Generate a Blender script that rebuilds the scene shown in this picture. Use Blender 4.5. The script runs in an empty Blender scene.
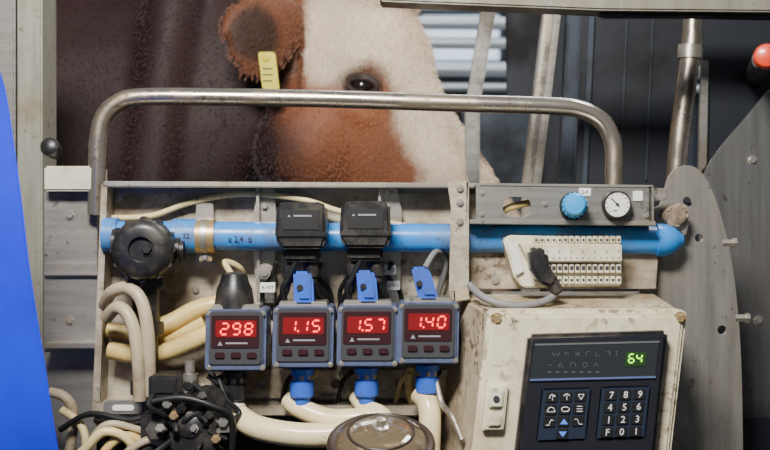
import bpy, bmesh, math, random
from mathutils import Vector, Matrix
from mathutils.bvhtree import BVHTree
random.seed(4)
D=1200.0; CZ=1000.0
def W(u,v,y=0.0):
    s=(D+y)/D
    return Vector(((u-385)*s, y, CZ+(225-v)*s))*0.001
def VF(y): return 225+CZ*D/(D+y)     # row at which the floor lies for depth y

# ------------------------------------------------------------ materials
def lin(c): return (c[0],c[1],c[2],1)
def M(name,col,rough=.5,metal=0.,dirt=None,damt=.5,dscale=9.,speck=0.,bump=0.,bscale=150.,emis=0.,trans=0.,coat=0.,alpha=1.,vary=.0,brush=None):
    m=bpy.data.materials.new(name); m.use_nodes=True
    nt=m.node_tree; N=nt.nodes; L=nt.links
    b=N['Principled BSDF']
    b.inputs['Base Color'].default_value=lin(col); b.inputs['Roughness'].default_value=rough
    b.inputs['Metallic'].default_value=metal
    b.inputs['Transmission Weight'].default_value=trans
    b.inputs['Coat Weight'].default_value=coat
    b.inputs['Alpha'].default_value=alpha
    if emis>0:
        b.inputs['Emission Color'].default_value=lin(col); b.inputs['Emission Strength'].default_value=emis
    if dirt or bump or vary or brush:
        tc=N.new('ShaderNodeTexCoord')
    cur=None
    def noise(sc,det=6,r=.6,stretch=None):
        n=N.new('ShaderNodeTexNoise'); n.inputs['Scale'].default_value=sc; n.inputs['Detail'].default_value=det
        n.inputs['Roughness'].default_value=r
        if stretch:
            mp=N.new('ShaderNodeMapping'); mp.inputs['Scale'].default_value=stretch
            L.new(tc.outputs['Object'],mp.inputs['Vector']); L.new(mp.outputs[0],n.inputs['Vector'])
        else: L.new(tc.outputs['Object'],n.inputs['Vector'])
        return n
    def ramp(src,a,bb):
        r=N.new('ShaderNodeMapRange'); r.inputs['From Min'].default_value=a; r.inputs['From Max'].default_value=bb
        L.new(src,r.inputs['Value']); return r
    def mix(fac,a,bcol,scale=1.):
        x=N.new('ShaderNodeMix'); x.data_type='RGBA'
        if a is None: x.inputs['A'].default_value=lin(col)
        else: L.new(a,x.inputs['A'])
        x.inputs['B'].default_value=lin(bcol)
        if scale!=1.:
            mm=N.new('ShaderNodeMath'); mm.operation='MULTIPLY'; mm.inputs[1].default_value=scale
            L.new(fac,mm.inputs[0]); fac=mm.outputs[0]
        L.new(fac,x.inputs['Factor']); return x.outputs['Result']
    if vary:
        n=noise(5,4); r=ramp(n.outputs['Fac'],.35,.65)
        cur=mix(r.outputs[0],cur,[c*(1-vary) for c in col])
    if brush:
        n=noise(60,5,.7,brush); r=ramp(n.outputs['Fac'],.35,.7)
        cur=mix(r.outputs[0],cur,[c*.62 for c in col])
    if dirt:
        n=noise(dscale,9,.72); r=ramp(n.outputs['Fac'],.58-.25*damt,.78-.25*damt)
        cur=mix(r.outputs[0],cur,dirt,.75)
        rr=N.new('ShaderNodeMath'); rr.operation='MULTIPLY_ADD'; rr.inputs[1].default_value=.3; rr.inputs[2].default_value=rough
        L.new(r.outputs[0],rr.inputs[0]); L.new(rr.outputs[0],b.inputs['Roughness'])
        if speck:
            n2=noise(120,3,.6); r2=ramp(n2.outputs['Fac'],.66-.10*speck,.74-.10*speck)
            n3=noise(13,3,.6); r3=ramp(n3.outputs['Fac'],.43,.62)
            mm=N.new('ShaderNodeMath'); mm.operation='MULTIPLY'; L.new(r2.outputs[0],mm.inputs[0]); L.new(r3.outputs[0],mm.inputs[1])
            cur=mix(mm.outputs[0],cur,[c*.5 for c in dirt],.8)
    if cur is not None: L.new(cur,b.inputs['Base Color'])
    if bump:
        n=noise(bscale,4); bp=N.new('ShaderNodeBump'); bp.inputs['Strength'].default_value=bump; bp.inputs['Distance'].default_value=.002
        L.new(n.outputs['Fac'],bp.inputs['Height']); L.new(bp.outputs[0],b.inputs['Normal'])
    return m
BR=(.17,.12,.07); HB=(.12,1,1.6); VB=(1.6,1,.12)
steel=M('brushed_steel',(.62,.585,.51),.30,.75,BR,.42,14,.4,.05,brush=HB)
panelm=M('stained_steel_sheet',(.62,.56,.44),.42,.3,(.17,.11,.06),.62,17,1.2,.1,brush=HB)
tubes=M('tube_steel',(.56,.50,.42),.22,.9,(.22,.16,.09),.46,18,.6)
greysteel=M('grey_steel',(.33,.32,.30),.38,.55,(.13,.10,.07),.45,12,.5,.06,brush=HB)
paleplate=M('galvanised_plate',(.38,.365,.335),.36,.6,(.17,.135,.095),.55,11,.25,.04,brush=VB)
sidem=M('side_plate_grey',(.17,.17,.17),.42,.5,(.08,.065,.05),.5,7,.25,.05,brush=VB)
darksteel=M('dark_steel',(.012,.015,.024),.5,.2,(.008,.006,.005),.5,8,.4)
midsteel=M('blue_grey_steel',(.045,.058,.08),.5,.4,(.02,.018,.016),.5,8,.4)
postm=M('beige_post',(.34,.33,.275),.42,.35,(.2,.16,.10),.45,9,.4,brush=VB)
blockm=M('pale_block',(.66,.62,.50),.5,.1,(.3,.23,.14),.45,18,.5)
bluecover=M('blue_plastic_cover',(.001,.018,.70),.45,0,vary=.45,coat=.1)
bluepipe=M('blue_pipe_plastic',(.03,.26,.74),.3,0,(.13,.10,.07),.44,24,.9)
bluecon=M('blue_connector_plastic',(.03,.12,.62),.4,0,(.06,.06,.08),.35,30,.3)
bluecon2=M('dull_blue_housing',(.13,.16,.29),.32,.35,(.06,.055,.06),.45,40,.5)
blk=M('black_plastic',(.014,.014,.015),.35,0,(.07,.055,.04),.42,25,.6)
blk2=M('black_rubber',(.009,.009,.010),.5)
gloss=M('display_face',(.035,.012,.014),.12,0,coat=.6)
gface=M('face_grey',(.055,.055,.062),.3)
redm=M('red_led',(1.,.05,.03),.5,emis=5.)
redglow=M('red_window',(.16,.008,.010),.15,emis=.45,coat=.5)
greenm=M('green_led',(.35,1.,.05),.5,emis=3.)
white=M('white_print',(.70,.71,.73),.6)
dimp=M('dim_print',(.10,.11,.11),.6)
greyp=M('grey_print',(.26,.28,.31),.6)
labelm=M('label_white',(.78,.78,.74),.5)
ink=M('dark_ink',(.03,.03,.04),.6)
beige=M('cabinet_enamel',(.74,.68,.51),.36,0,(.40,.30,.16),.52,12,1.2,.03)
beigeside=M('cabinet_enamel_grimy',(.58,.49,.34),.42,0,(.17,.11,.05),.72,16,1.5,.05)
beige2=M('module_plastic',(.76,.71,.55),.45,0,(.38,.29,.15),.46,30,.6)
cream=M('cream_hose',(.76,.62,.30),.35,0,(.30,.22,.10),.4,22,.3)
yell=M('yellowed_hose',(.74,.55,.20),.3,0,(.36,.24,.08),.42,24,.4)
whose=M('milk_hose',(.88,.75,.44),.24,0,(.52,.37,.16),.45,18,.4)
conduit=M('grey_conduit',(.48,.40,.27),.4,0,(.18,.12,.06),.48,20,.4)
greycab=M('grey_cable',(.20,.20,.20),.5)
brass=M('brass_fitting',(.50,.36,.18),.35,.6,(.15,.1,.05),.4,20,.3)
rust=M('crusted_coupling',(.17,.12,.08),.8,0,(.45,.38,.26),.6,60,.6,.9,120)
knobblue=M('cyan_knob',(.02,.32,.70),.3)
redb=M('red_button',(.85,.06,.02),.35,coat=.4)
glass=M('clear_lid',(.26,.20,.12),.06,0,trans=.6,coat=.8)
brownrub=M('brown_rubber',(.030,.019,.012),.4)
tagm=M('yellow_tag',(.78,.66,.02),.5)
keyb=M('key_blue_grey',(.016,.024,.045),.4)
keyout=M('key_outline',(.09,.12,.26),.5)
keyblue=M('key_arrow_blue',(.08,.22,.75),.5,emis=.3)
wallm=M('barn_wall',(.02,.024,.03),.8,0,(.012,.012,.012),.5,2,.2)
floorm=M('concrete_floor',(.06,.055,.05),.8,0,(.03,.025,.02),.5,3,.5,.3)
glowm=M('added_glow_pane',(.70,.85,1.),.3,emis=1.2)  # emissive, for the pane added behind the rails

# ------------------------------------------------------------ builder
class B:
    def __init__(s,name): s.name=name; s.v=[]; s.f=[]; s.mi=[]; s.mats=[]
    def add(s,vs,fs,mat):
        if mat not in s.mats: s.mats.append(mat)
        k=s.mats.index(mat); o=len(s.v)
        s.v+= [tuple(x) for x in vs]
        for f in fs: s.f.append([i+o for i in f]); s.mi.append(k)
    def bm(s,bm,mat):
        bmesh.ops.recalc_face_normals(bm,faces=bm.faces[:])
        bm.verts.index_update()
        s.add([v.co.copy() for v in bm.verts],[[v.index for v in f.verts] for f in bm.faces],mat); bm.free()
    def prism(s,pts,yf,yb,mat,bev=1.,seg=2,back=None):
        bm=bmesh.new(); F=[];K=[]
        for i,(u,v) in enumerate(pts):
            p=W(u,v,yf); F.append(bm.verts.new(p))
            q=W(*back[i],yb) if back else Vector((p.x,yb*.001,p.z))
            K.append(bm.verts.new(q))
        n=len(pts); bm.faces.new(F); bm.faces.new(K[::-1])
        for i in range(n):
            j=(i+1)%n; bm.faces.new([F[j],F[i],K[i],K[j]])
        bmesh.ops.recalc_face_normals(bm,faces=bm.faces[:])
        if bev>0:
            es=[e for e in bm.edges if len(e.link_faces)==2 and e.calc_face_angle(0)>.5]
            bmesh.ops.bevel(bm,geom=es,offset=bev*.001,segments=seg,affect='EDGES',clamp_overlap=True)
        s.bm(bm,mat)
    def rect(s,u0,v0,u1,v1,yf,yb,mat,bev=1.,k=0.,seg=2):
        h=(v1-v0)*k
        s.prism([(u0,v0),(u1,v0),(u1-h,v1),(u0-h,v1)],yf,yb,mat,bev,seg)
    def rr(s,u0,v0,u1,v1,r,yf,yb,mat,bev=1.,k=0.,n=5):
        s.prism(rrp(u0,v0,u1,v1,r,k,n),yf,yb,mat,bev)
    def lathe(s,c,axis,prof,mat,n=32,ph=0):
        a=Vector(axis).normalized(); t=Vector((0,0,1)) if abs(a.z)<.9 else Vector((1,0,0))
        x=a.cross(t).normalized(); y=a.cross(x)
        bm=bmesh.new(); R=[]
        for (d,r) in prof:
            r=max(r,.02)
            R.append([bm.verts.new(c+a*d*.001+(x*math.cos(2*math.pi*i/n+ph)+y*math.sin(2*math.pi*i/n+ph))*r*.001) for i in range(n)])
        for A,Bq in zip(R,R[1:]):
            for i in range(n): bm.faces.new([A[i],A[(i+1)%n],Bq[(i+1)%n],Bq[i]])
        bm.faces.new(R[0]); bm.faces.new(R[-1][::-1]); s.bm(bm,mat)
    def tube(s,pts,r,mat,n=14,sub=8,closed=False,world=False):
        P=[p if world else W(*p) for p in pts]
        rad=r if isinstance(r,(list,tuple)) else [r]*len(P)
        Q=[];RR=[]
        m=len(P)
        if m==2: Q=P[:];RR=list(rad)
        else:
            rng=range(m) if closed else range(m-1)
            for i in rng:
                g=(lambda k:P[k%m]) if closed else (lambda k:P[min(max(k,0),m-1)])
                a,b,c,d=g(i-1),g(i),g(i+1),g(i+2)
                for j in range(sub):
                    t=j/sub
                    Q.append(.5*((2*b)+(c-a)*t+(2*a-5*b+4*c-d)*t*t+(3*b-a-3*c+d)*t**3))
                    RR.append(rad[i]*(1-t)+rad[(i+1)%m]*t)
            if not closed: Q.append(P[-1]);RR.append(rad[-1])
        bm=bmesh.new();R=[];nrm=None;K=len(Q)
        for i in range(K):
            if closed: t=(Q[(i+1)%K]-Q[i-1]).normalized()
            else: t=(Q[min(i+1,K-1)]-Q[max(i-1,0)]).normalized()
            if nrm is None:
                nrm=t.cross(Vector((.13,.9,.31))).normalized()
            else:
                nrm=(nrm-t*nrm.dot(t)).normalized()
            bn=t.cross(nrm)
            R.append([bm.verts.new(Q[i]+(nrm*math.cos(2*math.pi*j/n)+bn*math.sin(2*math.pi*j/n))*RR[i]*.001) for j in range(n)])
        prs=list(zip(R,R[1:]))
        if closed: prs.append((R[-1],R[0]))
        for A,C in prs:
            for i in range(n): bm.faces.new([A[i],A[(i+1)%n],C[(i+1)%n],C[i]])
        if not closed: bm.faces.new(R[0]); bm.faces.new(R[-1][::-1])
        s.bm(bm,mat)
    def curve(s,cd,fn,mat):
        o=bpy.data.objects.new('tmp',cd); bpy.context.scene.collection.objects.link(o)
        dg=bpy.context.evaluated_depsgraph_get(); dg.update()
        me=bpy.data.meshes.new_from_object(o.evaluated_get(dg))
        s.add([fn(v.co) for v in me.vertices],[list(p.vertices) for p in me.polygons],mat)
        bpy.data.objects.remove(o); bpy.data.meshes.remove(me)
    def text(s,txt,u,v,y,size,mat,k=0.,rot=0.,thick=.25):
        cd=bpy.data.curves.new('t','FONT'); cd.body=txt; cd.size=size*1.4*.001*(D+y)/D; cd.align_x='CENTER'; cd.align_y='CENTER'; cd.extrude=thick*.001; cd.resolution_u=3
        c=W(u,v,y); cr,sr=math.cos(rot),math.sin(rot)
        def fn(p):
            x=p.x*cr-p.y*sr; z=p.x*sr+p.y*cr
            return Vector((c.x+x+k*z,c.y-p.z,c.z+z))
        s.curve(cd,fn,mat); bpy.data.curves.remove(cd)
    def plate(s,outer,holes,yf,yb,mat,bev=.3):
        cd=bpy.data.curves.new('p','CURVE'); cd.dimensions='2D'; cd.fill_mode='BOTH'
        cd.extrude=abs(yb-yf)*.0005-bev*.001; cd.bevel_depth=bev*.001; cd.offset=-bev*.001
        for lp in [outer]+holes:
            sp=cd.splines.new('POLY'); sp.points.add(len(lp)-1); sp.use_cyclic_u=True
            for i,(u,v) in enumerate(lp):
                w=W(u,v,yf); sp.points[i].co=(w.x,w.z,0,1)
        ym=(yf+yb)*.0005
        s.curve(cd,lambda p:Vector((p.x,ym-p.z,p.y)),mat); bpy.data.curves.remove(cd)
    def bolt(s,u,v,y,r=4,h=3,mat=None):
        c=W(u,v,y); s.lathe(c,(0,-1,0),[(0,r*1.4),(.8,r*1.4),(.8,r*1.35)],mat or steel,20)
        s.lathe(c,(0,-1,0),[(.5,r),(h*.8,r),(h,r*.85)],mat or steel,6)
    def done(s,ang=40):
        me=bpy.data.meshes.new(s.name); me.from_pydata(s.v,[],s.f)
        for m in s.mats: me.materials.append(m)
        me.polygons.foreach_set('material_index',s.mi)
        me.polygons.foreach_set('use_smooth',[True]*len(s.f)); me.update()
        me.set_sharp_from_angle(angle=math.radians(ang))
        o=bpy.data.objects.new(s.name,me); bpy.context.scene.collection.objects.link(o); return o
def rrp(u0,v0,u1,v1,r,k=0.,n=5):
    out=[]
    for cx,cy,a0 in ((u1-r,v0+r,-90),(u1-r,v1-r,0),(u0+r,v1-r,90),(u0+r,v0+r,180)):
        for i in range(n+1):
            a=math.radians(a0+90*i/n); u=cx+r*math.cos(a); v=cy+r*math.sin(a); out.append((u-k*(v-v0),v))
    return out
def circ(u,v,r,n=20,ry=None): return [(u+r*math.cos(2*math.pi*i/n),v+(ry or r)*math.sin(2*math.pi*i/n)) for i in range(n)]
def smoothpts(o,sub=5):
    out=[];m=len(o)
    for i in range(m-1):
        g=lambda k:Vector(o[min(max(k,0),m-1)])
        a,b_,c,d=g(i-1),g(i),g(i+1),g(i+2)
        for j in range(sub):
            t=j/sub; p=.5*((2*b_)+(c-a)*t+(2*a-5*b_+4*c-d)*t*t+(3*b_-a-3*c+d)*t**3); out.append((p.x,p.y))
    out.append(o[-1]); return out

SEG={'0':'abcdef','1':'bc','2':'abged','3':'abgcd','4':'fgbc','5':'afgcd','6':'afgedc','7':'abc','8':'abcdefg','9':'abcdfg'}
def seg7(b,txt,u,v,y,w,h,mat,adv,sl=.12,tk=.065):
    t=h*tk
    def S(p,q,cu):
        (x0,z0),(x1,z1)=p,q
        X0=cu+x0*w/2; X1=cu+x1*w/2; Y0=v-z0*h/2; Y1=v-z1*h/2
        if abs(z0-z1)<.01: pts=[(X0+t,Y0),(X0+2*t,Y0-t),(X1-2*t,Y0-t),(X1-t,Y0),(X1-2*t,Y0+t),(X0+2*t,Y0+t)]
        else:
            if Y0>Y1: Y0,Y1=Y1,Y0
            pts=[(X0,Y0+t),(X0+t,Y0+2*t),(X0+t,Y1-2*t),(X0,Y1-t),(X0-t,Y1-2*t),(X0-t,Y0+2*t)]
        pts=[(a-(c-v)*sl,c) for a,c in pts]
        b.prism(pts,y-.4,y,mat,0)
    g={'a':((-1,1),(1,1)),'b':((1,1),(1,0)),'c':((1,0),(1,-1)),'d':((-1,-1),(1,-1)),'e':((-1,0),(-1,-1)),'f':((-1,1),(-1,0)),'g':((-1,0),(1,0))}
    cu=u
    for ch in txt:
        if ch=='.':
            b.rect(cu-adv*.5-.8,v+h/2-1.2,cu-adv*.5+.8,v+h/2+.6,y-.4,y,mat,0); continue
        for q in SEG[ch]: S(*g[q],cu)
        cu+=adv

# ------------------------------------------------------------ room
b=B('floor'); 
b.add([(-6,-4,-.0),(6,-4,0),(6,6,0),(-6,6,0)],[(0,1,2,3)],floorm); b.done()
b=B('wall_back'); b.add([(-6,4.0,0),(6,4.0,0),(6,4.0,3.6),(-6,4.0,3.6)],[(0,1,2,3)],wallm); b.done()
b=B('added_glow_backdrop')  # glowing pane added to brighten the background behind the rails
b.rect(395,-60,500,60,3960,3990,glowm,0)
for u in (392,502): b.rect(u-2,-64,u+2,64,3930,3960,midsteel,0)
for v in (12,62): b.rect(390,v-2,504,v+2,3930,3960,midsteel,0)
b.done()

# ------------------------------------------------------------ COW
def cat(vals,sub):
    out=[];m=len(vals)
    for i in range(m-1):
        g=lambda k:vals[min(max(k,0),m-1)]
        a,b_,c,d=g(i-1),g(i),g(i+1),g(i+2)
        for j in range(sub):
            t=j/sub
            out.append([.5*((2*B_)+(C-A)*t+(2*A-5*B_+4*C-D_)*t*t+(3*B_-A-3*C+D_)*t**3) for A,B_,C,D_ in zip(a,b_,c,d)])
    out.append(list(vals[-1])); return out
cow=B('cow_raw')
def loft(secs,top=.0,n=28,sub=5,pw=1.0):
    S=cat(secs,sub); bm=bmesh.new(); R=[]
    for ux,uz,lx,lz,w,y in S:
        ring=[]
        for i in range(n):
            a=2*math.pi*i/n; c=math.cos(a); s_=math.sin(a)
            cc=math.copysign(abs(c)**pw,c); ss=math.copysign(abs(s_)**pw,s_)
            X=(ux+lx)/2+cc*(ux-lx)/2; Z=(uz+lz)/2+cc*(uz-lz)/2; Y=y+ss*w*(1+top*c)
            ring.append(bm.verts.new((X*.001,Y*.001,Z*.001)))
        R.append(ring)
    for A,C in zip(R,R[1:]):
        for i in range(n): bm.faces.new([A[i],A[(i+1)%n],C[(i+1)%n],C[i]])
    bm.faces.new(R[0]); bm.faces.new(R[-1][::-1]); cow.bm(bm,steel)
HY=620
def hp(u,v,y=HY):
    w=W(u,v,y)*1000; return w.x,w.z
def hs(U,L,w,y=HY): return (*hp(*U,y),*hp(*L,y),w,y)
loft([hs((318,-62),(262,-10),60,650),hs((356,-40),(250,40),88,640),hs((400,2),(256,105),112,625),hs((427,42),(275,160),112,612),hs((437,85),(312,205),94,600),
      hs((462,130),(362,236),76,590),hs((490,172),(404,262),68,582),hs((517,215),(436,286),66,576),hs((530,254),(460,302),56,570),hs((526,284),(484,304),34,566)],top=.12,pw=.9)
loft([(-60,1330,-190,1100,80,650),(-120,1395,-220,1010,105,670),(-220,1425,-270,880,140,700),(-340,1440,-360,780,190,740),(-520,1455,-480,690,240,780),(-800,1430,-780,620,290,800),(-1200,1420,-1200,590,320,820),(-1600,1440,-1580,660,290,820),(-1850,1420,-1800,820,220,820),(-1960,1330,-1930,1000,110,820)],pw=.92)
for yy in (660,930):
    cow.tube([Vector(p)*.001 for p in ((-520,yy,900),(-500,yy,680),(-520,yy,420),(-515,yy,250),(-515,yy,110),(-495,yy,45),(-490,yy,0))],[120,85,52,42,36,48,55],steel,16,6,world=True)
for yy in (680,960):
    cow.tube([Vector(p)*.001 for p in ((-1780,yy,1150),(-1700,yy,820),(-1790,yy,600),(-1870,yy,480),(-1840,yy,250),(-1835,yy,110),(-1810,yy,45),(-1800,yy,0))],[130,130,80,50,40,38,48,55],steel,16,6,world=True)
cow.tube([Vector(p)*.001 for p in ((-1930,820,1380),(-2010,820,1300),(-2030,820,900),(-2025,820,550),(-2030,820,420))],[35,30,18,16,30],steel,12,6,world=True)
def blob(u,v,y,ru,rv,ry,rot=0):
    bm=bmesh.new(); bmesh.ops.create_uvsphere(bm,u_segments=20,v_segments=12,radius=1.)
    c=W(u,v,y)
    for q in bm.verts:
        x,yy,z=q.co; x*=ru*.001; z*=rv*.001; yy*=ry*.001
        xr=x*math.cos(rot)-z*math.sin(rot); zr=x*math.sin(rot)+z*math.cos(rot)
        q.co=c+Vector((xr,yy,zr))
    cow.bm(bm,steel)
blob(364,62,524,50,20,32,-.3)   # brow
blob(354,112,518,50,14,25,-.5)  # cheekbone
blob(312,144,550,80,92,60,-.6)  # jaw muscle
blob(418,140,558,74,16,38,-1.05)  # nasal side ridge
blob(366,-12,600,90,62,84)      # forehead
E=[hs((308,14),(302,44),22,525),hs((294,-4),(288,62),17,496),hs((270,-12),(272,80),12,470),hs((244,-6),(248,80),10,452),hs((228,6),(232,60),9,444),hs((219,22),(221,36),7,440)]
loft(E,sub=4)
for k,(x0,x1) in enumerate(((-300,-360),(-560,-600))):
    cow.tube([Vector((x0,586-k*70,1420))*.001,Vector(((x0+x1)/2,578-k*70,1200))*.001,Vector((x1,590-k*60,950))*.001],[40,46,60],steel,16,6,world=True)
ob=cow.done()
md=ob.modifiers.new('r','REMESH'); md.mode='VOXEL'; md.voxel_size=.0085
ms=ob.modifiers.new('s','SMOOTH'); ms.factor=.5; ms.iterations=5
dg=bpy.context.evaluated_depsgraph_get(); dg.update()
me=bpy.data.meshes.new_from_object(ob.evaluated_get(dg)); bpy.data.objects.remove(ob)
cowm=bpy.data.materials.new('cow_coat'); cowm.use_nodes=True
nt=cowm.node_tree;N=nt.nodes;L=nt.links;bs=N['Principled BSDF']; bs.inputs['Roughness'].default_value=.6
bs.inputs['Specular IOR Level'].default_value=.35
at=N.new('ShaderNodeAttribute'); at.attribute_name='coat'
tc=N.new('ShaderNodeTexCoord'); mp=N.new('ShaderNodeMapping'); mp.inputs['Scale'].default_value=(1,1,.3); mp.inputs['Rotation'].default_value=(0,.45,0)
nz=N.new('ShaderNodeTexNoise'); nz.inputs['Scale'].default_value=260; nz.inputs['Detail'].default_value=5
L.new(tc.outputs['Object'],mp.inputs['Vector']); L.new(mp.outputs[0],nz.inputs['Vector'])
mr=N.new('ShaderNodeMapRange'); mr.inputs['From Min'].default_value=.3; mr.inputs['From Max'].default_value=.7; mr.inputs['To Min'].default_value=.82; mr.inputs['To Max'].default_value=1.08
L.new(nz.outputs['Fac'],mr.inputs['Value'])
mx=N.new('ShaderNodeMix'); mx.data_type='RGBA'; mx.blend_type='MULTIPLY'; mx.inputs['Factor'].default_value=1
L.new(at.outputs['Color'],mx.inputs['A']); L.new(mr.outputs[0],mx.inputs['B']); L.new(mx.outputs['Result'],bs.inputs['Base Color'])
bp=N.new('ShaderNodeBump'); bp.inputs['Strength'].default_value=.12; bp.inputs['Distance'].default_value=.002
L.new(nz.outputs['Fac'],bp.inputs['Height']); L.new(bp.outputs[0],bs.inputs['Normal'])
me.materials.clear(); me.materials.append(cowm)
from mathutils import noise as MN
def sd(poly,x,y):
    ins=False; d=1e9; n=len(poly)
    for i in range(n):
        x0,y0=poly[i];x1,y1=poly[(i+1)%n]
        if (y0>y)!=(y1>y) and x<(x1-x0)*(y-y0)/(y1-y0)+x0: ins=not ins
        dx,dy=x1-x0,y1-y0; t=max(0,min(1,((x-x0)*dx+(y-y0)*dy)/(dx*dx+dy*dy)))
        d=min(d,math.hypot(x-x0-t*dx,y-y0-t*dy))
    return d if ins else -d
brownface=[(-400,-150),(304,-90),(304,-20),(308,20),(298,56),(310,88),(336,90),(352,76),(372,64),(390,86),(396,112),(400,140),(420,178),(430,215),(396,330),(-400,330)]
white_c=Vector((.76,.62,.47)); brown_c=Vector((.27,.092,.038)); shaded_body_c=Vector((.027,.010,.010)); pink=Vector((.45,.25,.2)); hoof=Vector((.05,.04,.035))  # red-brown body tone is darkened, its shade put into the colour
def smooth(a,b_,x):
    t=max(0,min(1,(x-a)/(b_-a))); return t*t*(3-2*t)
ca=me.color_attributes.new('coat','FLOAT_COLOR','POINT')
SY=(D+545)/D; SE=(D+470)/D
def isear(x,y,z):
    u=x*1000/SE+385; vv=225-(z*1000-CZ)/SE
    return y<.522 and 205<u<302 and -30<vv<95, u, vv
cols=[]; CL=[]
for v in me.vertices:
    x,y,z=v.co
    u=x*1000/SY+385; vv=225-(z*1000-CZ)/SY
    c=shaded_body_c.copy()
    if x>-.42 and z>.7:
        nn=MN.noise(v.co*30)*8+MN.noise(v.co*90)*5
        d=sd(brownface,u,vv)+nn
        head=smooth(262,312,u+nn-.14*(vv-80))
        mott=.5+.5*MN.noise(v.co*14)
        br=shaded_body_c.lerp(brown_c*(.70+.5*mott),head)
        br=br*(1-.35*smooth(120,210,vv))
        wc=white_c*(.88+.16*mott)
        wc=wc.lerp(Vector((.50,.30,.19)),.35*smooth(.1,.6,MN.noise(v.co*9+Vector((3,1,7)))))
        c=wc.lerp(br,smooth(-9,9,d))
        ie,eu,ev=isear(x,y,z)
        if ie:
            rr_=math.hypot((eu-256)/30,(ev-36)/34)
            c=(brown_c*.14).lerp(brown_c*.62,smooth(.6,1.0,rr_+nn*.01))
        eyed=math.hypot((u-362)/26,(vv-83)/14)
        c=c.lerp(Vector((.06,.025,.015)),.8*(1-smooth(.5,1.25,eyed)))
        if vv>262 and u>465: c=pink
    elif z<.05: c=hoof
    elif z<.35: c=white_c*.7
    CL.append(c); cols+= [c.x,c.y,c.z,1]
ca.data.foreach_set('color',cols)
me.polygons.foreach_set('use_smooth',[True]*len(me.polygons))
cowo=bpy.data.objects.new('cow',me); bpy.context.scene.collection.objects.link(cowo)
bvh=BVHTree.FromPolygons([v.co for v in me.vertices],[list(p.vertices) for p in me.polygons])
HV=[];HF=[];HC=[]
for v in me.vertices:
    x,y,z=v.co
    if x<-.75 or z<.98 or z>1.5 or v.normal.y>.25: continue
    u=x*1000/SY+385; vv=225-(z*1000-CZ)/SY
    if math.hypot((u-362)/18,(vv-86)/11)<1: continue
    ear=isear(x,y,z)[0]; top=(z>1.24 and x>-.1)
    for k in range(6 if x>-.2 else 4):
        p=v.co+Vector((random.uniform(-1,1),random.uniform(-.5,.5),random.uniform(-1,1)))*.005
        dr=Vector((.35,-.1,-.9)) if x>-.2 else Vector((-.5,-.1,-.8))
        if ear: dr=Vector((-.3,-.1,-.9))
        dr=(dr+Vector((random.gauss(0,.12),random.gauss(0,.07),random.gauss(0,.12)))+v.normal*(.15 if top else .05)).normalized()
        ln_=random.uniform(.0035,.006)*(1.3 if top or ear else 1)
        w_=dr.cross(Vector((0,-1,0))).normalized()*.0005
        i=len(HV); mid=p+dr*ln_*.5+v.normal*.0004; tip=p+dr*ln_-v.normal*.0005
        HV+= [p-w_,p+w_,mid+w_*.8,mid-w_*.8,tip]; HF+=[(i,i+1,i+2,i+3),(i+3,i+2,i+4)]
        q=CL[v.index]*random.uniform(.88,1.15)
        HC+= [q.x,q.y,q.z,1]*5
hm=bpy.data.meshes.new('coat_hair'); hm.from_pydata([tuple(a) for a in HV],[],HF); hm.materials.append(cowm)
hc=hm.color_attributes.new('coat','FLOAT_COLOR','POINT'); hc.data.foreach_set('color',HC)
ho=bpy.data.objects.new('coat_hair',hm); bpy.context.scene.collection.objects.link(ho); ho.parent=cowo
def surf(u,v):
    o=W(u,v,300); d=(W(u,v,1000)-o).normalized(); h=bvh.ray_cast(o,d); return (h[0],h[1]) if h[0] else (W(u,v,540),Vector((0,-1,0)))
b=B('eye'); p,n=surf(362,86)
em=M('eye_dark',(.012,.008,.007),.14,coat=.6)
lid=M('eyelid',(.03,.014,.010),.6)
bm=bmesh.new(); bmesh.ops.create_uvsphere(bm,u_segments=24,v_segments=16,radius=.018,matrix=Matrix.Translation(p-n*.009)); b.bm(bm,em)
xa=Vector((.97,0,-.2)); xa=(xa-n*xa.dot(n)).normalized(); ya=n.cross(xa)
def lidring(a,bq,off,r): 
    b.tube([p+n*(off-.007*abs(math.cos(2*math.pi*i/12)))+xa*a*math.cos(2*math.pi*i/12)+ya*bq*math.sin(2*math.pi*i/12) for i in range(12)],r,lid,8,4,closed=True,world=True)
lidring(.020,.0100,.006,4.2); lidring(.027,.0145,.002,4.2)
e=b.done(); e.parent=cowo
b=B('nostril'); p,n=surf(512,255)
b.lathe(p,n,[(-6,14),(1,13),(-3,4)],lid,16); e=b.done(); e.parent=cowo
b=B('ear_tag')
p,n=surf(265,60); ty=p.y*1000-9
b.prism(rrp(258,52,275,90,3,-.12),ty,ty+3,tagm,.5)
b.lathe(W(266,57,ty),(0,-1,0),[(-20,2),(0,6),(2,6),(3,3)],tagm,16)
for i,v in enumerate((68,74,80)):
    b.rect(262.5,v,272.5,v+1.4,ty-.5,ty,ink,0)
e=b.done(); e.parent=cowo

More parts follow.
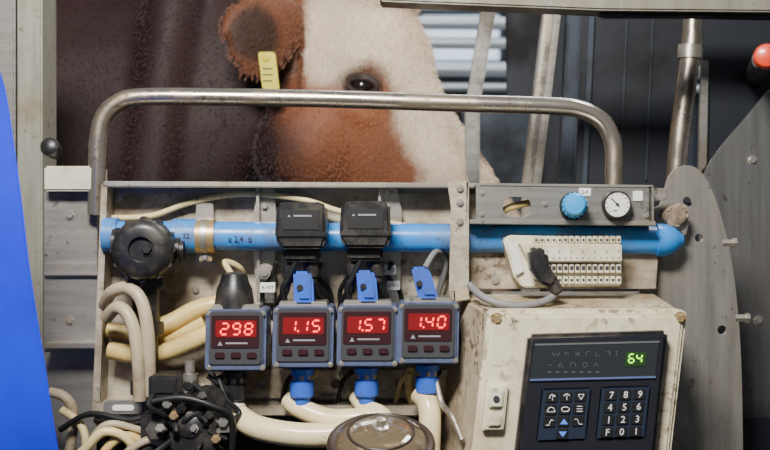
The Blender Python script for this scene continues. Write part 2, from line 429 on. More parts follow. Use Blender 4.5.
# ------------------------------------------------------------ background pens
b=B('pen_railing')
railm=M('pale_rail',(.50,.56,.62),.35,.4)
for v,r in ((8,6),(24,10),(44,9),(70,12),(88,7)):
    b.tube([(330,v-2,1500),(900,v+3,1500)],r*1.5,railm,14)
for u in (412,690): b.tube([(u,-200,1540),(u,VF(1540),1540)],24,midsteel,12)
b.done()
b=B('pen_partition'); b.prism([(462,100),(540,104),(540,VF(905)),(462,VF(905))],900,910,midsteel,2)
b.prism([(505,-60),(660,-60),(660,VF(970)),(515,VF(970))],960,975,darksteel,2); b.done()
b=B('stall_post'); b.prism([(482,5),(497,5),(480,105),(476,VF(532)),(462,VF(532)),(466,105)],520,545,greysteel,3); b.done()
b=B('stall_post'); b.prism([(545,5),(562,5),(541,185),(536,VF(395)),(515,VF(395)),(524,185)],380,410,steel,3)
b.prism([(549,5),(555,5),(532,185),(528,185)],376,380,tubes,1); b.done()
b=B('stall_post'); b.prism([(568,5),(582,5),(574,185),(572,VF(445)),(556,VF(445)),(560,185)],430,460,midsteel,3); b.done()
b=B('stall_gate')
b.prism([(583,5),(694,5),(676,190),(670,VF(335)),(572,VF(335)),(576,190)],330,340,darksteel,2)
b.prism([(589,14),(595,14),(587,190),(582,190)],322,330,midsteel,1)
b.prism([(600,12),(690,12),(690,14),(600,14)],318,330,midsteel,1)
for q in (626,652): b.prism([(q,20),(q+2,20),(q-5,180),(q-7,180)],326,330,midsteel,.5)
b.done()
b=B('vertical_pipe'); b.tube([(695,-40,250),(692,40,250),(685,95,250),(676,185,250),(668,400,250),(662,VF(250),250)],12.5,tubes,20)
b.lathe(W(690,52,250),(0.05,0,1),[(-8,15),(8,15)],steel,20); b.done()
b=B('stall_side_panel')
b.prism([(703,4),(800,4),(800,90),(742,125),(702,175)],205,213,darksteel,1)
arc=smoothpts([(700,190),(706,170),(722,146),(744,120),(768,92),(800,66)])
b.prism(arc+[(800,VF(145)),(700,VF(145))],140,148,sidem,1.5)
b.prism([(702,60),(709,60),(707,165),(699,176)],195,205,greysteel,1)
for p in ((752,160),(758,320)): b.bolt(*p,140,4,4)
b.done()
b=B('emergency_stop_button'); c=W(766,57,40)
b.lathe(c,(-.25,-1,0),[(-18,9),(-6,9),(-6,12),(-2,13),(6,13),(10,11),(12,6)],redb,28)
b.lathe(c+Vector((.006,.03,0)),(-.25,-1,0),[(-170,12),(14,12)],blk,20); b.done()
b=B('top_rail')
b.prism([(380,-14),(800,-14),(800,12),(600,10),(380,1)],60,100,postm,2)
b.prism([(600,10),(800,12),(800,18),(600,14)],70,90,darksteel,1); b.done()

b=B('guard_plate')
o=smoothpts([(664,192),(669,176),(679,167),(692,166),(703,174),(713,192),(722,218),(731,256),(738,310),(742,380),(744,520)])
b.plate([(640,520),(640,215),(660,205)]+o,[circ(687,201,4),circ(699,238,4),circ(722,330,4.5)],-14,-9,paleplate)
for p in ((726,243),(739,318)): b.lathe(W(*p,-12),(1,0,0),[(-4,4),(6,4),(6,5.5),(10,5.5)],steel,6)
b.prism([(680,213),(690,221),(686,236),(676,230)],-30,-14,steel,1)
b.bolt(687,201,-13,3,5,darksteel)
b.done()

# ------------------------------------------------------------ left side
b=B('support_post')
b.rect(17,-60,42,VF(130),130,190,postm,2); b.rect(-25,-60,15,VF(150),150,200,greysteel,2)
b.rect(42.5,60,46,VF(150),150,170,midsteel,.5); b.done()
b=B('side_bracket')
b.rect(44,166,99,191,22,60,blockm,2)
b.rect(44,191,97,350,40,46,greysteel,1); b.rect(44,262,97,276,34,40,steel,1)
b.prism([(44,343),(96,343),(96,349),(44,349)],10,46,steel,1)
b.rect(44,349,96,520,44,50,greysteel,1)
b.lathe(W(50,147,40),(0,-1,.2),[(-20,8),(0,10),(4,9),(6,6)],blk,20)
b.bolt(70,215,40,4,3); b.bolt(70,320,40,4,3)
b.done()
b=B('blue_robot_cover')
cv=smoothpts([(-8,60),(2,76),(9,108),(15,150),(22,200),(29,260),(38,320),(46,370),(52,410),(60,460),(68,520)])
cv+=[(90,VF(-230)),(-60,VF(-230)),(-60,60)]
b.prism(cv,-270,-170,bluecover,8,5,back=[(u-10,v) for u,v in cv[:-3]]+[(80,VF(-170)),(-60,VF(-170)),(-60,60)])
b.done()
b=B('dark_backing_base'); b.prism([(40,418),(780,418),(780,VF(100)),(40,VF(100))],95,105,darksteel,1)  # dark sheets added to keep the space below the panel dark
b.prism([(100,380),(700,380),(700,420),(100,420)],60,100,darksteel,1)
b.prism([(60,545),(700,545),(700,VF(-20)),(60,VF(-20))],-20,100,darksteel,1); b.done()

# ------------------------------------------------------------ hoop
b=B('guard_hoop')
b.tube([(96,215,30),(97,170,30),(98,140,30),(103,118,30),(116,104,30),(140,97,30),(220,97,30),(330,99,30),(450,103,30),(550,106,30),(582,110,30),(603,122,30),(613,143,30),(614,170,30),(613,215,30)],9,tubes,24)
b.done()

# ------------------------------------------------------------ instrument panel
b=B('instrument_panel')
b.prism([(103,184),(480,186),(480,300),(445,412),(96,412)],0,3,panelm,.3)
b.prism([(103,181),(482,183),(482,188),(103,187)],-34,2,steel,1)
b.prism([(103,187),(480,188),(480,194),(103,193)],-2,0,greysteel,.5)
b.prism([(101,184),(107,184),(99,412),(92,412)],-34,2,panelm,1)
b.prism([(93,404),(444,406),(442,416),(93,416)],-38,2,panelm,1)
b.rr(103,401,145,415,6,-42,-36,greysteel,1)
b.rr(112,405,134,411,3,-43,-41,labelm,.3)
b.rect(240,380,430,405,-6,0,greysteel,1)
for p in ((118,197),(262,196),(388,196),(248,330),(116,260),(196,290),(440,300)): b.bolt(*p,0,3.2,3)
b.plate(rrp(243,370,455,398,4),[circ(262,384,5),circ(336,384,5),circ(400,384,5)],-14,-11,panelm)
b.rr(434,262,444,269,1,-1.6,0,labelm,.2)
b.done()

def hanger(u,v0,v1,lean=0):
    b=B('hanger_bracket')
    b.prism([(u-9,v0),(u+9,v0),(u+11-lean,v0+28),(u+9-lean,v1),(u-7-lean,v1),(u-13-lean,v0+60)],-12,-8,steel,.7)
    b.prism([(u-9,v0),(u-6,v0),(u-5,v1),(u-8,v1)],-22,-8,steel,.5)
    b.bolt(u,v0+8,-12,3.2,4); b.bolt(u,v0+22,-12,3.2,4)
    return b
b=hanger(265,184,303,0); b.lathe(W(266,272,-12),(0,-1,0),[(0,9),(8,9),(8,6),(16,6),(16,3.5),(18,3.5)],steel,20)
b.rr(260,282.5,275,292.5,1,-24,-12,labelm,.3); b.text('4-W7',267.5,287.6,-24.3,3.6,ink); b.done()
b=hanger(387,184,306,-4); b.rr(382,265,396,275,1,-24,-12,labelm,.3); b.text('5-W2',389,270.2,-24.3,3.4,ink)
b.rr(387,281,400,290,1,-24,-12,labelm,.3); b.text('5-W3',393.5,285.6,-24.3,3.2,ink); b.done()
b=B('pipe_clamp'); b.prism([(196,203),(213,203),(215,266),(195,266)],-12,-4,steel,1)
b.lathe(W(197,236.5,-32),(1,0,0),[(0,16.5),(18,16.5)],brass,28); b.lathe(W(202,236.5,-32),(1,0,0),[(0,17.5),(6,17.5)],steel,28)
b.rect(199,250,212,262,-34,-10,brass,1); b.bolt(205,257,-34,3,3); b.done()

b=B('blue_air_pipe')
a=W(104,235,-30); c=W(660,240,-30); ax=c-a; Ln=ax.length*1000
b.lathe(a,ax,[(0,14),(Ln,14)],bluepipe,32)
b.lathe(a,ax,[(68,16.5),(92,16.5)],bluepipe,32); b.lathe(a,ax,[(0,17),(14,17)],bluepipe,32)
b.lathe(c,ax,[(-4,16),(4,16),(12,14),(17,10),(22,6)],bluepipe,28)
b.lathe(a,ax,[(340,16),(346,16)],blk,28)
b.text('x 2,4  o',240,239,-44.3,5.5,ink); b.text('32',186,236,-46.8,5,ink)
b.done()
b=B('pipe_coupling'); c=W(676,216,-30)
b.lathe(c,(0.2,-1,.1),[(-14,9),(-8,11),(4,11),(8,8),(9,4)],rust,22); 
for i in range(14):
    a=random.uniform(0,6.28); b.lathe(c+Vector((math.cos(a)*.009,-.004,math.sin(a)*.009)),(math.cos(a),-1,math.sin(a)),[(-3,2),(0,3.4),(3,2)],rust,8)
b.done()

# black shut-off valve
b=B('black_valve'); c=W(147,249,-48)
b.lathe(c,(0,-1,0),[(-30,22),(0,26),(4,29),(22,29),(28,25),(30,20),(30,12),(26,11),(26,0)],blk,40)
for i in range(12):
    a=i*math.pi/6; b.lathe(c+Vector((math.cos(a)*.029,-.013,math.sin(a)*.029)),(0,-1,0),[(-9,2.5),(9,2.5)],blk,8)
b.lathe(W(176,250,-48),(1,0,0),[(-8,12),(4,12),(4,9),(8,9)],blk,20); b.lathe(W(118,243,-40),(1,0,0),[(-4,15),(14,15)],blk,20)
b.lathe(W(146,270,-38),(0,0,-1),[(0,17),(18,17),(18,14),(50,13),(50,17),(62,17),(62,12),(108,12),(108,15),(120,15)],blk,24)
b.lathe(W(147,278,-45),(0,0,-1),[(0,19),(8,19)],blk,6)
b.bolt(147,249,-74,5,4,blk2)
b.done()

# pressure sensors
for cu,cv in ((300.5,224),(365,223)):
    b=B('pressure_sensor')
    b.prism([(cu-24,cv-20),(cu-16,cv-22),(cu+18,cv-22),(cu+25,cv-19),(cu+26,cv+14),(cu+22,cv+25),(cu-20,cv+25),(cu-26,cv+14)],-84,-44,blk,3,3)
    b.prism([(cu-19,cv-14),(cu+19,cv-14),(cu+18,cv+6),(cu-18,cv+6)],-85,-83,blk2,.5)
    b.prism([(cu-13,cv-7),(cu-10,cv-7),(cu-11.5,cv-9.5)],-85.6,-85,greyp,0)
    b.rect(cu-7,cv-9,cu+11,cv-7.4,-85.5,-85,greyp,0)
    b.rect(cu-18,cv+24,cu+18,cv+38,-72,-28,blk,3)
    b.rect(cu-25,cv+8,cu+26,cv+14,-86,-50,blk,1.5)
    b.lathe(W(cu-12,cv+38,-58),(0,0,-1),[(0,7),(14,7),(14,5),(20,5)],blk,16); b.lathe(W(cu+12,cv+38,-58),(0,0,-1),[(0,7),(14,7),(14,5),(20,5)],blk,16)
    b.tube([(cu-12,cv+50,-58),(cu-15,cv+66,-55),(cu-22,cv+80,-30),(cu-26,cv+95,-16)],4,blk2,10)
    b.tube([(cu+12,cv+50,-58),(cu+16,cv+64,-52),(cu+22,cv+78,-30),(cu+18,cv+92,-16)],4,blk2,10)
    b.tube([(cu-4,cv+36,-66),(cu-12,cv+54,-64),(cu-18,cv+66,-60),(cu-12,cv+86,-40)],3,blk2,10)
    b.tube([(cu+4,cv+36,-60),(cu+8,cv+52,-52),(cu+16,cv+66,-44),(cu+24,cv+84,-36)],3,blk2,10)
    b.done()

# flow meters
FM=[(235.5,340.5,'298'),(303,337.5,'1.15'),(367.5,336.5,'1.57'),(428.5,333.5,'1.40')]
for i,(cu,cv,t) in enumerate(FM):
    b=B('flow_meter')
    b.prism(rrp(cu-30,cv-31,cu+31,cv+31,5,.02),-82,-30,bluecon2,2.5)
    b.prism(rrp(cu-26,cv-29,cu+27,cv+25,4,.02),-85,-80,gface,1)
    b.prism(rrp(cu-24,cv-25,cu+24,cv+8,2,.02),-86,-84,gloss,.6)
    b.prism(rrp(cu-20,cv-20,cu+21,cv-3,2,.02),-86.6,-85,redglow,.3)
    adv=12; n=len(t.replace('.',''))
    seg7(b,t,cu-adv*(n-1)/2+1,cv-11.5,-87,7.,11,redm,adv)
    b.rect(cu-10,cv+2,cu+12,cv+3.6,-86.3,-86,greyp,0); b.prism([(cu-18,cv+5),(cu-13,cv+5),(cu-15.5,cv+1)],-86.3,-86,greyp,0)
    for q in (-16,0,16): b.rr(cu+q-5,cv+12,cu+q+5,cv+18,2,-87,-84,gloss,.6)
    b.rect(cu-24,cv+24,cu+25,cv+30,-83.5,-80,bluecon2,.8)
    for sx in (-27,28):
        for sz in (-27,27): b.bolt(cu+sx*.97,cv+sz,-82,1.8,1.5,steel)
    b.rect(cu-24,cv-36,cu+24,cv-30,-72,-35,steel,1)
    m1=bluecon if i else blk
    b.lathe(W(cu-1,cv+31,-56),(0,0,-1),[(0,11),(6,11),(6,9),(12,9),(12,11.5),(26,11.5),(28,8),(34,8)],m1,24)
    b.lathe(W(cu-1,cv+37,-56),(0,0,-1),[(0,10),(5,10)],greysteel,6)
    if i==0:
        b.lathe(W(cu-1,cv-31,-56),(0,0,1),[(0,18),(6,19),(20,17),(26,14),(34,12),(36,6)],blk,24)
        for q in range(10):
            a=q*math.pi/5; b.lathe(W(cu-1,cv-29,-56)+Vector((math.cos(a)*.017,math.sin(a)*.017,0)),(-math.cos(a)*.15,-math.sin(a)*.15,1),[(0,2),(22,1.8)],blk,8)
    else:
        ln=(.0,.0,-.05,-.25)[i]
        b.prism([(cu-10+ln*30,cv-66),(cu+6+ln*30,cv-66),(cu+10+ln*30,cv-60),(cu+11,cv-31),(cu-9,cv-31)],-72,-44,bluecon,2.5)
        b.prism([(cu-6+ln*20,cv-55),(cu+5+ln*20,cv-55),(cu+7,cv-38),(cu-4,cv-38)],-74,-70,bluecon,1)
        b.lathe(W(cu,cv-31,-58),(0,0,1),[(0,14),(3,14)],blk,20)
        b.lathe(W(cu-3+ln*25,cv-50,-72),(0,-1,0),[(0,3),(3,3)],blk,12)
    b.done()

b=B('sensor_cables')
b.tube([(105,218,-8),(150,216,-8),(190,203,-10),(240,194,-14),(300,199,-18),(335,210,-20),(360,216,-20),(400,225,-20),(440,230,-16),(478,232,-14)],3,cream,10)
b.tube([(232,275,-56),(225,262,-40),(240,268,-30),(246,284,-10)],3,cream,10)
b.tube([(425,268,-56),(436,252,-40),(446,262,-20),(436,300,-12)],3,greycab,10)
for u in (228,296,318,352,410,440):
    b.tube([(u,372,-40),(u-8,380,-28),(u-12,392,-22),(u-16,410,-22)],2.5,cream if u%4 else blk2,8)
b.tube([(208,365,-40),(214,380,-30),(210,398,-20)],3,greycab,8)
b.tube([(412,366,-40),(408,380,-30),(410,398,-24),(416,415,-20)],3.5,cream,8)
b.tube([(340,372,-30),(346,384,-24),(338,396,-20),(320,398,-20)],3,greycab,8)
for x0,x1 in ((276,262),(322,330),(352,340),(392,400)):
    b.tube([(x0,262,-24),(x0-4,276,-20),(x1,292,-16),(x1+2,312,-14)],2.4,blk2,8)
b.done()

b=B('flexible_conduit')
for pp in ([(104,305,-30),(112,292,-50),(128,288,-60),(141,300,-66),(147,325,-68),(149,355,-66),(150,395,-60)],
           [(106,318,-45),(116,308,-58),(126,312,-66),(134,330,-70),(138,360,-70),(140,400,-64)]):
    b.tube(pp,6.2,conduit,14)
b.done()
b=B('yellow_milk_hose')
b.tube([(110,350,-20),(140,355,-26),(165,352,-30),(190,342,-34),(212,332,-34),(228,322,-30)],9,yell,16)
b.tube([(150,330,-30),(172,322,-24),(195,310,-22),(218,304,-20),(250,300,-14)],9,yell,16)
b.tube([(108,330,-14),(140,334,-16),(170,336,-18),(205,322,-20)],8,yell,16)
b.done()
b=B('white_milk_hose')
b.tube([(226,402,-40),(236,414,-56),(256,427,-70),(290,434,-78),(325,435,-80),(352,430,-80),(370,424,-80)],11.5,whose,20)
b.lathe(W(234,412,-56),Vector((.5,-.3,-.6)),[(-10,13),(2,13)],labelm,20)
b.done()
b=B('white_milk_hose')
b.tube([(290,400,-44),(300,408,-54),(325,418,-60),(350,419,-64),(380,415,-64)],10,whose,20); b.done()
b=B('white_milk_hose')
b.tube([(357,396,-44),(366,408,-56),(380,414,-66),(390,424,-70)],8.5,whose,20)
b.tube([(420,394,-50),(428,404,-60),(430,425,-66),(428,470,-66)],10.5,whose,20); b.done()

# solenoid valves bottom-left
b=B('solenoid_valve_block')
b.rr(148,376,178,412,3,-92,-50,blk,2); b.rr(152,380,174,394,2,-94,-90,blk2,1)
b.rr(180,396,205,424,3,-88,-50,blk,2); b.rr(140,414,170,470,3,-80,-40,blk,2); b.rr(172,420,215,600,4,-96,-20,blk,2)
b.lathe(W(192,425,-84),(0,-1,.2),[(0,12),(12,12),(14,8)],blk,20); b.lathe(W(158,430,-80),(0,-1,.2),[(0,10),(10,10),(10,6)],blk,6)
b.lathe(W(210,398,-70),(0.3,-1,0),[(-20,10),(8,10),(8,13),(14,13)],blk,20)
b.lathe(W(190,380,-60),(0,0,1),[(-10,8),(6,8),(6,5),(18,5)],steel,16)
b.lathe(W(222,420,-80),(.2,-1,0),[(-20,9),(0,9),(0,12),(8,12),(8,5),(12,5)],greysteel,6)
for i in range(13):
    u0=random.uniform(150,225); pts=[(u0,random.uniform(375,420),-70)]
    for j in range(4): pts.append((u0+random.uniform(-22,26),pts[-1][1]+random.uniform(8,26),random.uniform(-104,-60)))
    b.tube(pts,random.uniform(2.0,3.2),blk2,8)
for i in range(9):
    u0=160+i*7; b.lathe(W(u0,random.uniform(385,440),-97),(random.uniform(-.3,.3),-1,random.uniform(-.2,.3)),[(-8,4.5),(2,4.5),(2,3),(5,3)],random.choice([greysteel,blk,blk,brass]),6)
b.tube([(150,402,-95),(182,398,-98),(212,406,-98),(232,420,-90),(230,470,-80)],3.4,blk2,10)
b.done()
b=B('clear_drain_hose')
b.tube([(50,392,-20),(66,398,-24),(74,418,-26),(66,470,-26)],5,conduit,12)
b.tube([(60,470,-70),(84,450,-74),(104,432,-74),(128,440,-70),(140,470,-60)],4.5,cream,12)
b.tube([(76,480,-64),(92,440,-66),(110,424,-66),(146,432,-56)],3.6,conduit,12)
b.tube([(90,480,-60),(106,450,-66),(126,436,-66),(150,446,-60)],4.5,yell,12)
b.tube([(116,480,-78),(124,456,-80),(150,440,-80),(168,452,-80),(170,480,-80)],4,conduit,12)
b.tube([(96,420,-30),(120,424,-46),(144,420,-46),(150,400,-46)],3.5,blk2,10)
b.tube([(60,430,-40),(90,414,-50),(130,420,-60),(160,410,-60)],3,blk2,10)
b.tube([(62,410,-30),(80,424,-40),(86,446,-46),(80,480,-46)],4,cream,10)
b.done()

# jar : domed clear bowl with a dark rubber ring
b=B('filter_jar'); c=W(381,444,-170); ax=Vector((0,-.42,1)); an=ax.normalized(); ac=an.cross(Vector((1,0,0)))
b.lathe(c,ax,[(-70,40),(-6,42),(-6,44)],glass,40)
b.tube([c+Vector((math.cos(t)*.0425,0,0))+ac*math.sin(t)*.0425 for t in [i*math.pi/12 for i in range(24)]],4.4,brownrub,10,2,closed=True,world=True)
b.lathe(c,ax,[(-3,41),(3,40),(8,36),(12,29),(14.5,20),(16,9),(16,0)],glass,40)
b.tube([c+an*.0125+Vector((math.cos(t)*.028,0,0))+ac*math.sin(t)*.028 for t in [i*math.pi/12 for i in range(24)]],1.3,brownrub,8,2,closed=True,world=True)
b.lathe(c,ax,[(14,7),(18,7),(19,4),(25,4),(26,2)],steel,20)
b.done()

# ------------------------------------------------------------ gauge bracket
b=B('gauge_bracket')
b.prism([(447,181),(469,181),(468,206),(466,292),(449,292),(451,206)],-58,-54,panelm,.8)
b.prism([(466,181),(469,181),(469,292),(466,292)],-58,0,panelm,.5)
b.bolt(460,189,-58,2.8,3); b.bolt(460,203,-58,2.8,3); b.bolt(460,222,-58,2.8,3)
outer=[(476,188),(480,185),(650,187),(652,190),(652,222),(476,220)]
b.plate(outer,[rrp(503,197,531,217,9)],-62,-59,greysteel)
b.prism([(476,183),(654,185),(652,189),(476,187)],-62,-10,steel,.7)
b.prism([(470,219),(656,221),(656,226),(470,224)],-64,-10,steel,.7)
b.prism([(470,226),(660,228),(656,289),(470,289)],-28,-25,panelm,.5)
b.prism([(648,186),(654,186),(654,224),(648,224)],-62,-12,steel,.7)
b.prism([(652,188),(668,188),(666,200),(652,202)],-40,-36,steel,.7)
b.tube([(500,212,-50),(515,206,-48),(534,202,-50)],3.5,yell,10)
b.rr(633,191,643,201,1,-63.5,-62,labelm,.2)
b.rr(579,188,591,196,1,-62.8,-62,labelm,.1); b.text('2-P',585,192.2,-63,3.4,ink)
b.rr(606,226,619,234,1,-29.5,-28,labelm,.2); b.text('3-W',612.5,230.4,-29.8,3.4,ink)
for p in ((482,193),(482,214),(545,204),(646,216)): b.bolt(*p,-62,2,2)
b.bolt(476,250,-28,3,3); b.bolt(650,250,-28,3,3); b.bolt(495,281,-28,3,3)
b.done()
b=B('regulator_knob'); c=W(573,206,-64)
b.lathe(c,(0,-1,0),[(0,13),(3,13),(3,11)],blk,28)
b.lathe(c+Vector((.0,-.003,0)),(-.1,-1,.05),[(0,11),(2,11.5),(20,10.8),(22,9),(23,0)],knobblue,32)
for i in range(16):
    a=i*math.pi/8; b.lathe(c+Vector((math.cos(a)*.0110,-.006,math.sin(a)*.0110)),(-.1,-1,.05),[(0,1.3),(15,1.2)],knobblue,6)
b.done()
b=B('pressure_gauge'); c=W(615.5,204.5,-64)
b.lathe(c,(0,-1,0),[(0,13.5),(8,13.5),(10,12.8),(10,11.7),(8.5,11.5)],blk,40)
b.lathe(c+Vector((0,-.0087,0)),(0,-1,0),[(0,11.6),(.3,11.6)],labelm,40)
for i in range(11):
    a=math.radians(225-27*i); q=c+Vector((math.cos(a)*.0092,-.0092,math.sin(a)*.0092)); q2=c+Vector((math.cos(a)*.0108,-.0092,math.sin(a)*.0108))
    b.tube([q,q2],.35,ink,6,world=True)
b.tube([c+Vector((.002,-.0096,-.002)),c+Vector((-.006,-.0096,.006))],.5,ink,6,world=True); b.lathe(c+Vector((0,-.009,0)),(0,-1,0),[(0,1.6),(1.2,1.4)],ink,12)
b.text('bar',615.5,210.5,-73.3,1.9,ink)
b.done()

# terminal module
b=B('io_terminal_module')
b.prism([(503,240),(510,235),(612,238),(622,242),(622,286),(524,288),(514,276)],-62,-28,beige2,1.5)
b.prism([(519,243),(622,244),(622,262),(530,262)],-74,-60,beige2,1.2)
for i in range(15):
    u=534+i*5.9
    b.rect(u,236,u+4.4,243,-66,-58,beige2,.5); b.lathe(W(u+2.2,240,-66),(0,-1,0),[(0,1.3),(.4,1.3)],ink,8)
    b.rect(u,264,u+4.4,273,-70,-60,beige2,.5); b.rect(u+.6,266,u+3.8,270,-70.5,-69.8,ink,0)
    b.rect(u,276,u+4.4,284,-66,-58,beige2,.5); b.lathe(W(u+2.2,280,-66),(0,-1,0),[(0,1.4),(.4,1.4)],ink,8)
    if i%2==0: b.rect(u+1,250,u+2.6,252.5,-74.5,-74,greyp,0)
    b.rect(u+.9,257,u+2.9,258.6,-74.5,-74,greyp,0)
b.prism([(508,243),(517,243),(524,272),(516,276)],-66,-60,labelm,.8)
b.done()
b=B('black_plug_cable')
b.prism([(529,250),(538,246),(548,252),(550,266),(558,280),(552,288),(540,284),(531,270)],-96,-74,blk,3)
b.lathe(W(552,283,-86),(.4,-.1,-.7),[(-4,7),(10,6),(12,4)],blk,16)
b.tube([(555,280,-86),(556,292,-86),(545,301,-90),(520,306,-96),(497,303,-96),(480,295,-88),(470,285,-70)],3.6,greycab,12)
b.done()

# ------------------------------------------------------------ control cabinet
b=B('control_cabinet')
k=.115
def q(u,v): return (u-k*(v-311),v)
f=[q(489,313),q(684,312),q(684,540),q(489,540)]
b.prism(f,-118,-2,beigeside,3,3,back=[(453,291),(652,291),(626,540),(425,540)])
b.prism(rrp(488,310,688,540,7,k),-142,-118,beige,3)
b.prism(rrp(493,316,683,536,5,k),-144,-140,beige,1.5)
for (u,v) in ((497,319),(680,318)): b.bolt(u,v,-142,4,4,brass)
b.rect(458,283,492,293,-20,-2,greysteel,1)
b.prism([(455,290),(468,288),(470,300),(456,302)],-60,-30,beigeside,1)
L0=q(500,386)
b.rr(L0[0]-5,384,L0[0]+17,431,3,-152,-142,beige2,1.5,k=.1); b.rr(L0[0]-1,388,L0[0]+13,408,3,-156,-150,beige2,1.5,k=.1)
b.rr(L0[0]-3,413,L0[0]+11,427,3,-155,-150,beige2,1.5,k=.1); b.lathe(W(L0[0]+5,399,-156),(0,-1,0),[(0,3),(1,3)],ink,14)
b.text('6-K1',516,321,-144.2,3,ink)
b.done()
b=B('lever_rod'); b.tube([(436,380,-60),(442,404,-70),(452,416,-90),(462,440,-100)],3,steel,10); b.done()

b=B('keypad_terminal')
F=[(529,335),(669,331),(655,462),(514,466)]
b.prism(F,-160,-144.5,blk,3.5,3)
b.prism([(533,339),(665,335),(652,458),(519,462)],-161.5,-158,M('terminal_face',(.014,.015,.021),.35),1)
b.prism([(535,344),(660,341),(656,378),(530,381)],-163,-160,M('display_glass',(.022,.026,.03),.12,coat=.8),.8)
b.prism([(535,344),(660,341),(659.8,342.6),(535,345.6)],-163.4,-162,dimp,0)
b.prism([(530,379),(656,376),(655.8,378),(529.8,381)],-163.4,-162,keyout,0)
YD=-163.2
def ln(pts,r=.4,m=white): b.tube([(x,y,YD) for x,y in pts],r,m,6,3)
def pl(pts,r=.33,m=white):
    for a,c in zip(pts,pts[1:]): b.tube([(a[0],a[1],YD),(c[0],c[1],YD)],r,m,6)
dgp=M('faint_print',(.085,.095,.10),.6)
def dl(pts): pl(pts,.25,dgp)
x=552
dl([(x,352),(x+2,356),(x+4,353),(x+6,356),(x+8,352)])
dl([(565,356),(565,352.5),(568,352.5),(568,356)])
dl([(575,352),(580,356)]); dl([(580,352),(575,356)])
dl([(586,356),(586,352),(590,352)]); dl([(596,352),(596,356),(600,356)]); dl([(606,352),(610,352),(610,356)])
for v in (352,355): b.rect(616,v-.6,617.4,v+.6,YD-.3,YD,dgp,0)
dl([(548,365),(552,365)]); dl([(558,367),(560.5,363),(563,367),(558,367)]); dl([(570,367),(571,363),(575,363),(576,367)]); dl([(583,363),(587,363),(587,367),(583,367),(583,363)])
dl([(594,367),(596.5,363),(599,367)]); 
for x in range(548,604,8): b.rect(x,371.6,x+3.4,372.6,YD-.3,YD,dimp,0)
b.prism([(626,352),(647,351.5),(645.5,366),(624.5,366.5)],-163.6,-163,M('lcd_dark',(.02,.05,.015),.2,emis=.05),0)
seg7(b,'64',631.5,358.5,-164,5,8.5,greenm,7.8,.1)
def pad(c0,c1,c2,c3):
    b.prism([c0,c1,c2,c3],-163,-161,keyout,1); 
    s=1.
    b.prism([(c0[0]+s,c0[1]+s),(c1[0]-s,c1[1]+s),(c2[0]-s,c2[1]-s),(c3[0]+s,c3[1]-s)],-163.6,-162,keyb,.6)
pad((542,389),(592,387.5),(586,440),(536,442)); pad((601,387),(651,385.5),(645.5,438),(595.5,440))
for r in range(4):
    for c in range(3):
        u=611.5+c*14.3-r*1.35; v=395.5+r*12.4-c*.5
        b.prism(rrp(u-6,v-5.2,u+6,v+5.2,1.5,.1),-164.8,-163,blk2,.6)
        b.text('789456123F0I'[r*3+c],u,v,-165.1,6.8,white,k=.1)
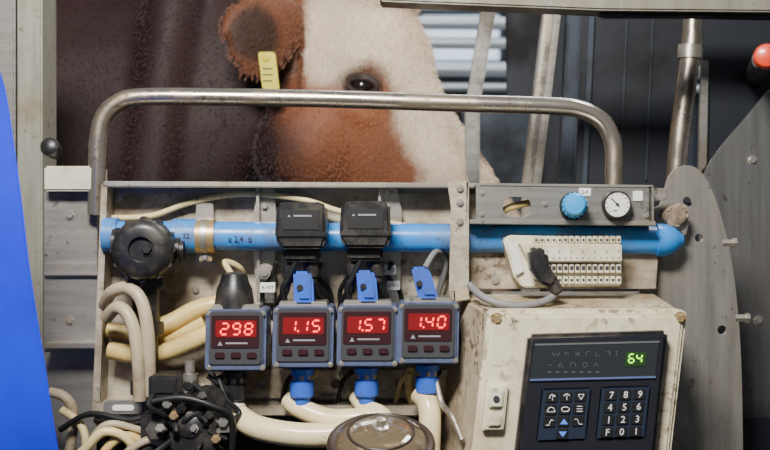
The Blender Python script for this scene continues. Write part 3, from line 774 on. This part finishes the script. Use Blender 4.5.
for r in range(4):
    for c in range(3):
        u=552.5+c*14.3-r*1.35; v=397.5+r*12.4-c*.5
        if r==3 and c!=1: continue
        b.prism(rrp(u-6,v-5.2,u+6,v+5.2,1.5,.1),-164.8,-163,blk2,.6)
        YD=-165
        if (r,c)==(0,0): ln([(u-3,v+1),(u-1,v-3),(u+3,v-1)]); pl([(u+3,v-1),(u,v-1)]);pl([(u,v),(u,v+3)])
        elif (r,c)==(0,1): ln([(u-3,v-1),(u,v-3.4),(u+3,v-1)]); pl([(u,v-3),(u,v+3)])
        elif (r,c)==(0,2): pl([(u-3,v-2),(u+3,v-2),(u,v+3),(u-3,v-2)])
        elif (r,c)==(1,0): ln([(u-4,v+2),(u-2,v-2),(u+2,v-2),(u+4,v+2)]); pl([(u-4,v+2),(u+4,v+2)])
        elif (r,c)==(1,1): b.tube([(u+4*math.cos(t),v+2.4*math.sin(t),YD) for t in [j*math.pi/4 for j in range(8)]],.4,white,6,2,closed=True)
        elif (r,c)==(1,2): pl([(u-3,v),(u+3,v)]);pl([(u-3,v-2.5),(u+3,v-2.5)]);pl([(u-3,v+2.5),(u+3,v+2.5)])
        elif (r,c)==(2,0): pl([(u-4,v+3),(u-1,v+3),(u+1,v-2),(u+4,v-2)])
        elif (r,c)==(2,1): b.prism([(u,v-3),(u+4,v+2.5),(u-4,v+2.5)],-165.4,-164.8,keyblue,0)
        elif (r,c)==(2,2): pl([(u-4,v-2),(u-1,v-2),(u+1,v+3),(u+4,v+3)])
        else: b.prism([(u,v+3),(u-4,v-2.5),(u+4,v-2.5)],-165.4,-164.8,keyblue,0)
b.done()

# ------------------------------------------------------------ lights
def area(name,loc,tgt,sx,sy,p,col):
    l=bpy.data.lights.new(name,'AREA'); l.shape='RECTANGLE'; l.size=sx; l.size_y=sy; l.energy=p; l.color=col
    o=bpy.data.objects.new(name,l); bpy.context.scene.collection.objects.link(o); o.location=loc
    o.rotation_euler=(Vector(tgt)-Vector(loc)).to_track_quat('-Z','Y').to_euler(); return o
area('barn_light_front',(-.20,-.95,1.72),(0,0,.97),.35,.2,35,(1.,.965,.90))
area('barn_light_cow',(.75,.45,2.4),(.1,.6,1.2),.6,.3,21,(1.,.98,.95))
area('barn_light_back',(.6,1.9,2.9),(.3,2.2,1.0),2.,.4,38,(.8,.9,1.))
w=bpy.data.worlds.new('w'); bpy.context.scene.world=w; w.use_nodes=True
w.node_tree.nodes['Background'].inputs[0].default_value=(.70,.74,.82,1); w.node_tree.nodes['Background'].inputs[1].default_value=.20
cd=bpy.data.cameras.new('camera'); co=bpy.data.objects.new('camera',cd); bpy.context.scene.collection.objects.link(co)
co.location=(0,-1.2,1.0); co.rotation_euler=(math.pi/2,0,0); cd.sensor_width=36; cd.lens=36*1.2/.77; cd.clip_start=.01
cd.dof.use_dof=True; cd.dof.focus_distance=1.12; cd.dof.aperture_fstop=9
bpy.context.scene.camera=co
